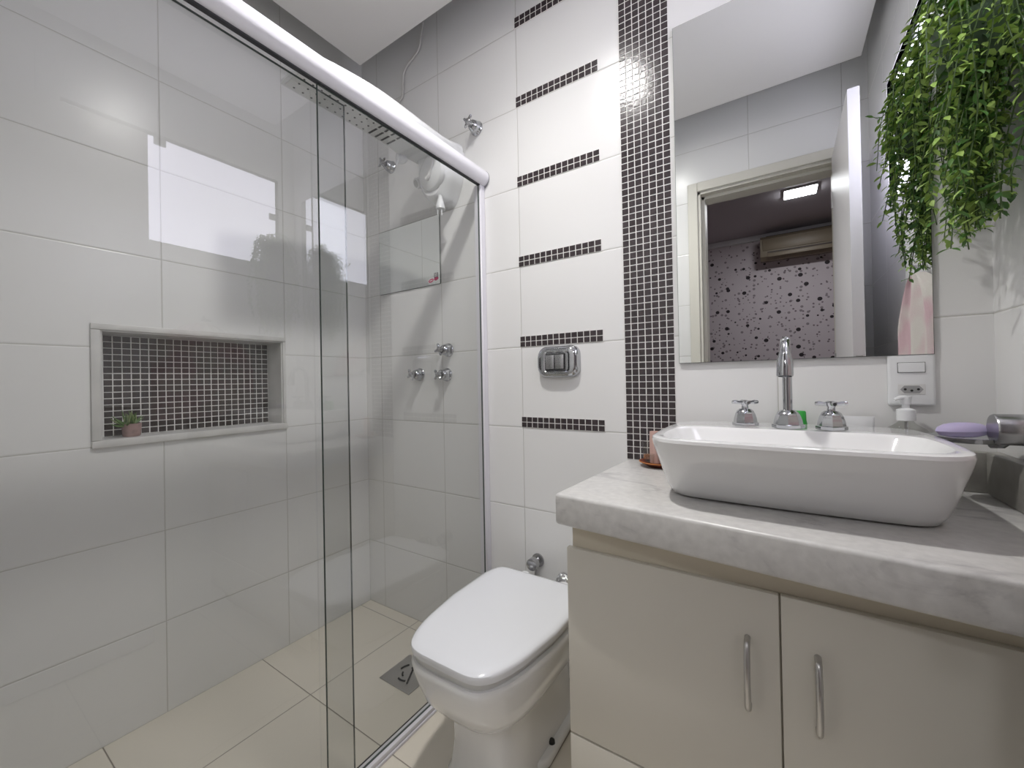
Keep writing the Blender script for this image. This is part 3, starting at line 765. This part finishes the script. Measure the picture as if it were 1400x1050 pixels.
# ------------------------------------------------------------------ vanity: worktop, cabinet
CT = .817
bm = B()
poly = [(1.279, -.465), (1.302, -.0005), (XR-.0005, -.0005), (XR-.0005, -.545)]
add_prism(bm, poly, 'Z', .747, CT)
es = [e for e in bm.edges if not (abs(e.verts[0].co.y + .0005) < 1e-4 and abs(e.verts[1].co.y + .0005) < 1e-4) and not (e.verts[0].co.x > 2.09 and e.verts[1].co.x > 2.09)]
r = bmesh.ops.bevel(bm, geom=es, offset=.008, segments=4, profile=.5, affect='EDGES')
for f in r['faces']: f.smooth = True
top = tag(obj('marble_worktop', bm, 'marble'), 'thick grey veined marble worktop on the cream vanity cabinet', 'worktop')
bm = B(); add_box(bm, (XR-.024, -.53, CT+.0003), (XR-.0006, -.0225, .908), bevel=.005); tag(obj('side_upstand', bm, 'marble_upstand'), 'grey marble upstand along the right wall beside the basin', 'backsplash')
bm = B(); add_box(bm, (1.80, -.020, CT+.0003), (XR-.0006, -.0006, .904), bevel=.003); tag(obj('back_upstand', bm, 'marble_upstand'), 'short grey marble upstand on the back wall under the soap dish', 'backsplash')

t = thing('vanity_cabinet', 'cream laminate vanity cabinet under the marble worktop', 'cabinet', (1.70, -.22, 0))
FY = -.440
bm = B(); add_box(bm, (1.304, FY+.0145, .10), (XR-.0008, -.0008, .7465), bevel=.001, seg=1); obj('body', bm, 'cabinet_in', t)
bm = B(); add_box(bm, (1.33, FY+.06, .0), (XR-.0008, -.0008, .0995)); obj('plinth', bm, 'cabinet_in', t)
def cab_front(name, x0, x1, z0, z1):
    bm = B(); add_box(bm, (x0, FY, z0), (x1, FY+.0140, z1), bevel=.0012, seg=2); return obj(name, bm, 'cabinet', t)
dl = cab_front('door', 1.296, 1.7035, .268, .690)
dr = cab_front('door', 1.7065, XR-.002, .268, .690)
for x0, x1 in ((1.296, 1.7035), (1.7065, XR-.002)):
    cab_front('drawer', x0, x1, .105, .2635)
def bow(x, z0, z1, par):
    bm = B()
    pts = catmull([(x, FY-.0005, z0), (x, FY-.018, z0+.004), (x, FY-.027, z0+.030), (x, FY-.030, (z0+z1)/2), (x, FY-.027, z1-.030), (x, FY-.018, z1-.004), (x, FY-.0005, z1)], 6)
    add_tube(bm, pts, .0052, 12)
    obj('handle', bm, 'nickel', par)
bow(1.655, .482, .602, dl); bow(1.757, .482, .602, dr)

# ------------------------------------------------------------------ basin
def rr_ring(cx, cy, hx, hy, r, z, n=8): return [Vector((a, b, z)) for a, b in rrect(cx, cy, hx, hy, r, n)]
def seg_ring(xl, xr, yf, yb, r, z, bulge=.010, n=9):
    """rounded rectangle whose sides bow gently outwards"""
    cx = (xl+xr)/2; cy = (yf+yb)/2; hx = (xr-xl)/2; hy = (yb-yf)/2
    out = []
    for a, b in rrect(cx, cy, hx, hy, r, n):
        out.append(Vector((a, b, z)))
    # insert midpoints on long runs so the bow shows
    res = []
    for i, p in enumerate(out):
        q = out[(i+1) % len(out)]; res.append(p)
        if i % (n+1) == n:
            for k in range(1, 8):
                u = k/8; w = p.lerp(q, u)
                bow_ = 4*u*(1-u)*bulge*.9
                c = Vector((cx, cy, z)); d = (q-p).normalized(); nrm = Vector((d.y, -d.x, 0))
                if nrm.dot(w-c) < 0: nrm = -nrm
                res.append(w + nrm*bow_)
    return res
t = thing('vessel_basin', 'white rectangular ceramic vessel basin with tapered sides on the marble worktop', 'sink', (1.72, -.25, CT))
bm = B()
ZR = .9545
rg = [seg_ring(1.512, 1.930, -.346, -.140, .052, CT+.0006, .006),
      seg_ring(1.502, 1.941, -.360, -.128, .058, CT+.005, .006),
      seg_ring(1.495, 1.948, -.372, -.115, .062, CT+.020, .007),
      seg_ring(1.490, 1.953, -.390, -.102, .066, CT+.045, .007),
      seg_ring(1.485, 1.957, -.415, -.086, .070, CT+.080, .006),
      seg_ring(1.481, 1.960, -.442, -.064, .074, CT+.112, .006),
      seg_ring(1.480, 1.960, -.454, -.056, .074, ZR-.008, .006),
      seg_ring(1.4815, 1.9585, -.453, -.058, .073, ZR-.002, .006),
      seg_ring(1.486, 1.955, -.443, -.064, .068, ZR, .006),
      seg_ring(1.500, 1.941, -.428, -.196, .060, ZR-.001, .004),
      seg_ring(1.507, 1.934, -.420, -.203, .056, ZR-.008, .004),
      seg_ring(1.530, 1.912, -.400, -.218, .050, ZR-.060, .003),
      seg_ring(1.570, 1.870, -.365, -.235, .040, ZR-.088, .002),
      seg_ring(1.660, 1.780, -.320, -.265, .020, ZR-.092, .001)]
loft(bm, rg); obj('bowl', bm, 'ceramic', t)
bm = B(); add_lathe(bm, (1.72, -.293, ZR-.0915), (0,0,1), [(.022, 0), (.022, .003), (.012, .004)], 24); obj('drain_ring', bm, 'chrome', t)

def bell(bm, x, y, z, s=1.0, n=8):
    add_lathe(bm, (x, y, z), (0,0,1), [(.0292*s, 0), (.0292*s, .007), (.0262*s, .0085), (.0248*s, .018), (.0220*s, .028), (.0180*s, .036), (.0120*s, .041)], n, 0, False)
def deck_tap(x, y, label, turn):
    t = thing('basin_tap', label, 'tap', (x, y, ZR), 'basin mixer handles')
    bm = B(); bell(bm, x, y, ZR+.0003, .98); obj('bell_base', bm, 'chrome', t)
    bm = B(); add_lathe(bm, (x, y, ZR+.041), (0,0,1), [(.008, 0), (.007, .008), (.010, .013), (.010, .020), (.004, .022)], 14); obj('stem', bm, 'chrome', t)
    bm = B()
    for k in range(4):
        a = turn + k*pi/2; d = Vector((cos(a), sin(a), 0)); c = Vector((x, y, ZR+.0565))
        add_tube(bm, [c + d*.005, c + d*.013, c + d*.021 + Vector((0,0,.001)), c + d*.029 + Vector((0,0,.001))], .004, 8, radii=[.0045, .004, .0052, .0038])
    obj('cross_handle', bm, 'chrome', t)
deck_tap(1.641, -.135, 'chrome cross handle tap on the basin, left of the spout', .35)
deck_tap(1.807, -.155, 'chrome cross handle tap on the basin, right of the spout', .15)
fx, fy = 1.728, -.152
t = thing('basin_spout', 'tall curved chrome spout in the middle of the basin deck', 'faucet', (fx, fy, ZR))
bm = B(); bell(bm, fx, fy, ZR+.0003, 1.1, 8); obj('bell_base', bm, 'chrome', t)
bm = B(); pts = catmull([(fx, fy, ZR+.040), (fx, fy, ZR+.10), (fx, fy, 1.105), (fx-.001, fy-.012, 1.137), (fx-.002, fy-.036, 1.153), (fx-.003, fy-.062, 1.146), (fx-.004, fy-.080, 1.118)], 7)
add_tube(bm, pts, .0095, 16); obj('neck', bm, 'chrome', t)
bm = B(); add_lathe(bm, (fx-.004, fy-.074, 1.132), (-.02,-.16,-1), [(.0085, -.004), (.0105, .006), (.0150, .026), (.0158, .056), (.0150, .059), (.0125, .059), (.0120, .052)], 24); nz = obj('nozzle', bm, 'chrome', t)

# ------------------------------------------------------------------ socket + switch plate
t = thing('switch_socket_plate', 'white wall plate with rocker switch and socket under the mirror corner', 'wall socket', (1.966, 0, 1.062))
bm = B(); q = lambda y, hx, hz, r: [Vector((a, y, b)) for a, b in rrect(1.966, 1.060, hx, hz, r, 6)]
loft(bm, [q(-.0005, .040, .0600, .006), q(-.006, .0400, .0600, .006), q(-.0085, .0375, .0575, .006), q(-.0090, .034, .054, .005)]); obj('plate', bm, 'white_plastic', t)
bm = B(); add_box(bm, (1.9425, -.0094, 1.0765), (1.9895, -.0091, 1.1005)); sg = obj('switch_gap', bm, 'grey_gap', t)
bm = B(); add_box(bm, (1.9435, -.0120, 1.0775), (1.9885, -.0095, 1.0995), bevel=.001, seg=1); obj('rocker_switch', bm, 'white_plastic', t)
bm = B(); add_box(bm, (1.9430, -.0098, 1.0265), (1.9890, -.0091, 1.0500), bevel=.0004, seg=1); obj('socket_insert', bm, 'white_plastic2', t)
bm = B(); hexa = [(1.9465, 1.0382), (1.9535, 1.0470), (1.9785, 1.0470), (1.9855, 1.0382), (1.9785, 1.0295), (1.9535, 1.0295)]
add_prism(bm, hexa, 'Y', -.0103, -.0099, 0)
for x, z in ((1.9550, 1.0385), (1.9660, 1.0355), (1.9770, 1.0385)): add_lathe(bm, (x, -.0103, z), (0,-1,0), [(.0026, 0), (.0026, .0003)], 12, 1)
obj('socket_face', bm, ['socket_grey', 'rubber'], t)

# ------------------------------------------------------------------ things on the worktop
t = thing('pump_dispenser', 'clear soap bottle with white pump standing behind the basin', 'soap dispenser', (1.950, -.037, CT))
dx, dy = 1.950, -.037
bm = B()
loft(bm, [[Vector((dx + rx*cos(2*pi*k/32), dy + ry*sin(2*pi*k/32), CT + h)) for k in range(32)] for rx, ry, h in ((.038, .025, .0005), (.042, .028, .004), (.043, .029, .09), (.042, .028, .120), (.034, .024, .133), (.017, .016, .145), (.013, .013, .150), (.013, .013, .152))])
obj('bottle', bm, 'bottle_glass', t)
bm = B(); add_lathe(bm, (dx, dy, CT+.1525), (0,0,1), [(.0165, 0), (.0165, .024), (.012, .026), (.007, .028), (.006, .036)], 24); obj('collar', bm, 'white_plastic', t)
bm = B(); add_lathe(bm, (dx, dy, CT+.1885), (0,0,1), [(.009, 0), (.0105, .016), (.0105, .018), (.004, .019)], 20); add_tube(bm, [(dx, dy-.002, CT+.2035), (dx-.012, dy-.010, CT+.2035), (dx-.022, dy-.016, CT+.200)], .004, 8, radii=[.005, .0045, .003]); obj('pump_head', bm, 'white_plastic', t)
bm = B(); add_cyl(bm, (dx, dy, CT+.02), (dx, dy, CT+.150), .0035, None, 8); obj('dip_tube', bm, 'white_plastic2', t)

t = thing('cosmetic_tube', 'white cosmetic tube with lettering standing behind the right basin tap', 'tube', (1.868, -.030, CT))
bm = B()
rings = []
for z, hx, hy in ((CT+.0005, .016, .014), (CT+.030, .016, .014), (CT+.032, .021, .016), (CT+.090, .026, .012), (CT+.148, .030, .003), (CT+.158, .030, .0014)):
    rings.append([Vector((1.868 + hx*cos(2*pi*k/24), -.030 + hy*sin(2*pi*k/24), z)) for k in range(24)])
loft(bm, rings); obj('tube_body', bm, 'white_plastic', t)
cu = bpy.data.curves.new('lettering', 'FONT'); cu.body = 'ÁCIDO'; cu.size = .0135; cu.extrude = .0001; cu.align_x = 'LEFT'; cu.align_y = 'CENTER'
to = bpy.data.objects.new('lettering_tmp', cu); COL.objects.link(to)
dg = bpy.context.evaluated_depsgraph_get(); me = bpy.data.meshes.new_from_object(to.evaluated_get(dg))
bpy.data.objects.remove(to); me.materials.clear(); me.materials.append(M['ink'])
lo_ = bpy.data.objects.new('lettering', me); COL.objects.link(lo_); lo_.parent = t
lo_.rotation_euler = (pi/2 - .05, 0, 0); lo_.location = (-.024, -.0135, .128)

t = thing('green_tube', 'small bottle with bright green cap hidden behind the basin spout', 'bottle', (1.756, -.030, CT))
bm = B(); add_lathe(bm, (1.756, -.030, CT+.0005), (0,0,1), [(.015, 0), (.016, .004), (.016, .105), (.012, .115)], 20); obj('bottle_body', bm, 'white_plastic', t)
bm = B(); add_lathe(bm, (1.756, -.030, CT+.1155), (0,0,1), [(.0175, 0), (.0165, .010), (.0125, .030), (.0120, .050), (.010, .053)], 20); obj('cap', bm, 'green_cap', t)

# decorative plate with small glasses on the left end
px, py = 1.415, -.062
t = thing('lacquer_plate', 'small red brown plate at the left end of the worktop beside the basin', 'plate', (px, py, CT))
bm = B(); add_lathe(bm, (px, py, CT+.0005), (0,0,1), [(.032, 0), (.036, .003), (.050, .011), (.0555, .014), (.053, .0155), (.046, .012), (.03, .0075), (.002, .007)], 40, cap1=False); obj('dish', bm, 'saucer', t)
bm = B(); add_lathe(bm, (px, py, CT+.0130), (0,0,1), [(.0545, 0), (.0562, .001), (.0562, .0022), (.0538, .0030)], 40, cap0=False, cap1=False); obj('rim', bm, 'saucer_rim', t)
t = thing('pink_candle_glass', 'tall peach coloured frosted glass on the red brown plate', 'candle glass', (1.410, -.070, CT+.0078))
bm = B(); add_lathe(bm, (1.406, -.070, CT+.0083), (0,0,1), [(.011, 0), (.0145, .003), (.0150, .07), (.0140, .094), (.0110, .094), (.011, .088)], 24); obj('glass_body', bm, 'pink_glass', t)
t = thing('clear_shot_glass', 'short clear glass at the left side of the red brown plate', 'glass', (1.383, -.055, CT+.0078))
bm = B(); add_lathe(bm, (1.381, -.056, CT+.0125), (0,0,1), [(.0105, 0), (.013, .003), (.0150, .058), (.0140, .058), (.012, .006), (.002, .005)], 24, cap1=False); obj('glass_body', bm, 'clear_glass', t)
bm = B(); add_lathe(bm, (1.381, -.056, CT+.0180), (0,0,1), [(.0110, 0), (.0118, .012), (.002, .0125)], 20, cap1=False); obj('amber_liquid', bm, 'saucer_rim', t)
t = thing('amber_shot_glass', 'low amber tinted glass in front on the red brown plate', 'glass', (1.425, -.100, CT+.0078))
bm = B(); add_lathe(bm, (1.398, -.098, CT+.0100), (0,0,1), [(.010, 0), (.012, .002), (.0135, .030), (.0125, .030), (.0105, .005), (.002, .004)], 24, cap1=False); obj('glass_body', bm, 'clear_glass', t)

# soap dish on the right wall
t = thing('soap_dish', 'round chrome and glass soap dish fixed to the right wall', 'soap dish', (XR, -.165, .955))
bm = B(); add_lathe(bm, (XR-.0006, -.172, .969), (-1,0,0), [(.0285, 0), (.0285, .054), (.0265, .057), (.004, .057)], 36); obj('wall_mount', bm, 'chrome_soft', t)
dcx, dcy, dcz = 2.020, -.130, .9375
bm = B(); add_lathe(bm, (dcx, dcy, dcz), (0,0,1), [(.030, 0), (.050, .003), (.0555, .009), (.0575, .0125), (.0555, .0128), (.048, .006), (.03, .0035), (.002, .003)], 40, cap1=False); obj('dish', bm, 'chrome', t)
bm = B(); add_tube(bm, [(2.060, -.166, .948), (2.056, -.158, .940), (2.046, -.146, .938)], .008, 10); obj('arm', bm, 'chrome_soft', t)
bm = B()
N_ = 28
rings = []
for h, s in ((0, .55), (.004, .86), (.012, 1.0), (.019, .93), (.0245, .72), (.0275, .40), (.0283, .08)):
    rings.append([Vector((2.012 + .0375*s*cos(2*pi*k/N_), -.132 + .0260*s*sin(2*pi*k/N_), dcz + .0078 + h)) for k in range(N_)])
for rg_ in rings:
    for v in rg_: v.z += (v.x-2.012)*.06 + .0028
loft(bm, rings); tag(obj('soap_bar', bm, 'soap'), 'oval lilac soap bar lying on the wall soap dish', 'soap')

# ------------------------------------------------------------------ towel on the right wall
t = thing('hand_towel', 'pink and cream towel hanging on the right wall, seen in the mirror', 'towel', (XR-.03, -.42, 1.39))
bm = B()
nu, nv = 40, 26
front = []
for j in range(nv+1):
    v = j/nv; row = []
    z = 1.385 - v*.46
    hw = .050 + .165*min(1, v*3.0)**.6 + .015*v
    for i in range(nu+1):
        u = i/nu*2-1
        fold = .010*sin(u*9 + 1.0) * min(1, v*3+.2) + .005*sin(u*17+v*2)
        row.append((-.470 + u*hw, z - .012*(u*u)*(1-v), fold))
    front.append(row)
F_ = [[bm.verts.new((XR-.028 - max(f, -.010)*.9, y, z)) for (y, z, f) in row] for row in front]
K_ = [[bm.verts.new((XR-.008 - max(f, -.010)*.2, y, z)) for (y, z, f) in row] for row in front]
for j in range(nv):
    for i in range(nu):
        face(bm, (F_[j][i], F_[j+1][i], F_[j+1][i+1], F_[j][i+1]), 0, True)
        face(bm, (K_[j][i], K_[j][i+1], K_[j+1][i+1], K_[j+1][i]), 0, True)
for i in range(nu):
    face(bm, (F_[0][i], F_[0][i+1], K_[0][i+1], K_[0][i]), 0, True); face(bm, (F_[nv][i], K_[nv][i], K_[nv][i+1], F_[nv][i+1]), 0, True)
for j in range(nv):
    face(bm, (F_[j][0], K_[j][0], K_[j+1][0], F_[j+1][0]), 0, True); face(bm, (F_[j][nu], F_[j+1][nu], K_[j+1][nu], K_[j][nu]), 0, True)
obj('towel_cloth', bm, 'towel', t)
bm = B(); add_tube(bm, [(XR-.001, -.470, 1.400), (XR-.022, -.435, 1.398), (XR-.032, -.470, 1.404), (XR-.036, -.470, 1.418)], .005, 10)
tag(obj('towel_hook', bm, 'chrome_soft'), 'chrome hook on the right wall holding the towel', 'hook')

# ------------------------------------------------------------------ trailing plant on the window sill
ox, oy, oz = XR-.066, -.165, 1.640
t = thing('trailing_plant', 'lush green trailing vine hanging on the right wall in front of the high window', 'plant', (ox, oy, oz))
bm = B(); add_lathe(bm, (ox, oy, oz+.0008), (0,0,1), [(.042, 0), (.046, .005), (.058, .085), (.060, .092), (.054, .092), (.052, .08)], 28, cap1=False); obj('pot', bm, 'pot_green', t)
bm = B(); add_lathe(bm, (ox, oy, oz+.070), (0,0,1), [(.052, 0), (.052, .006)], 24); obj('soil', bm, 'soil', t)
bm = B(); add_tube(bm, [(XR-.0008, oy, oz+.060), (XR-.004, oy, oz+.060), (XR-.010, oy, oz+.060)], .012, 10); obj('wall_bracket', bm, 'nickel', t)
r_ = random.Random(21)
stems = B(); lv = B()
def leaf_(bm, p, d, up, L_, W_, mi):
    d = d.normalized(); s = d.cross(up)
    if s.length < 1e-3: s = Vector((1,0,0))
    s.normalize(); n = s.cross(d)
    a = bm.verts.new(p); b1 = bm.verts.new(p + d*L_*.40 + s*W_*.5 + n*W_*.12); b2 = bm.verts.new(p + d*L_*.40 - s*W_*.5 + n*W_*.12)
    c1 = bm.verts.new(p + d*L_*.75 + s*W_*.36 + n*W_*.08); c2 = bm.verts.new(p + d*L_*.75 - s*W_*.36 + n*W_*.08)
    m1 = bm.verts.new(p + d*L_*.40); m2 = bm.verts.new(p + d*L_*.75 - n*L_*.03); e = bm.verts.new(p + d*L_ - n*L_*.10)
    for q in ((a, b1, m1), (a, m1, b2), (b1, c1, m2, m1), (m1, m2, c2, b2), (c1, e, m2), (m2, e, c2)): face(bm, q, mi, True)
XLIM = XR - .012
for k in range(118):
    # every stem leaves the pot, arches over the sill edge and hangs down
    yy = r_.uniform(-.26, -.03)
    reach = r_.uniform(.02, .150) if r_.random() < .75 else r_.uniform(.02, .09)
    endz = 1.33 + .62*(r_.random()**1.6)
    # outer stems end higher: the mass tapers to a few long strands near the wall
    endz = max(endz, 1.35 + max(0, reach-.075)*4.2)
    if k % 9 == 0: reach = r_.uniform(.04, .09); endz = r_.uniform(1.31, 1.39); yy = r_.uniform(-.22, -.08)
    topz = oz + .10 + r_.uniform(.04, .17)
    x_out = XR - reach
    if k < 16: topz = oz + r_.uniform(.17, .26); reach = r_.uniform(.03, .10)
    if endz > topz - .06: endz = topz - r_.uniform(.06, .3)
    s0 = Vector((ox + r_.uniform(-.03, .03), oy + r_.uniform(-.035, .035), oz+.078))
    s1 = Vector((XR - .02 - reach*.4, s0.y*.5 + yy*.5, topz))
    s2 = Vector((XR - .012 - reach*.85, yy*.85 + s0.y*.15, topz - .03 - reach*.35))
    pts = [s0, s1, s2]
    z = s2.z; sw = r_.uniform(0, 6.28)
    nseg = max(1, int((z-endz)/.09))
    for q in range(1, nseg+1):
        zz = z + (endz-z)*q/nseg
        pts.append(Vector((min(XLIM, x_out + .014*sin(sw+q*1.3) - .004*q), min(-.010, yy + .016*cos(sw*1.7+q*1.1)), zz)))
    path = catmull(pts, 5)
    for p_ in path:
        if p_.x > XLIM: p_.x = XLIM
        p_.y = min(p_.y, -.010)
    add_tube(stems, path, .0011, 4)
    # leaves in pairs
    acc = 0; tone = r_.random()
    for i in range(3, len(path)):
        p0, p1 = path[i-1], path[i]; seg = (p1-p0); L0 = seg.length
        acc += L0
        while acc > .0165:
            acc -= .0165
            p = p1 - seg*(acc/max(L0, 1e-6)) if L0 > 0 else p1
            a = r_.uniform(0, 2*pi)
            for s in (0, pi):
                if r_.random() < .12: continue
                h = Vector((cos(a+s), sin(a+s), r_.uniform(-.9, .35))) + seg.normalized()*r_.uniform(.1, .7)
                tipf = i/len(path)
                pr_ = tone*.5 + r_.random()*.5 + (.12 if p.z > 1.62 else 0) + .10*(tipf > .8)
                mi = 0 if pr_ < .33 else (1 if pr_ < .56 else 2)
                Ls = r_.uniform(.014, .026); Ws = Ls*r_.uniform(.34, .52)
                q = p + h.normalized()*Ls
                if q.x > XR-.003: h.x = -abs(h.x)
                if q.y > -.004: h.y = -abs(h.y)
                if p.y > -.014: continue
                leaf_(lv, p, h, Vector((r_.uniform(-.4, .4), r_.uniform(-.4, .4), 1)), Ls, Ws, mi)
obj('stems', stems, 'stem', t)
obj('foliage', lv, ['leaf_a', 'leaf_b', 'leaf_c'], t, recalc=False)
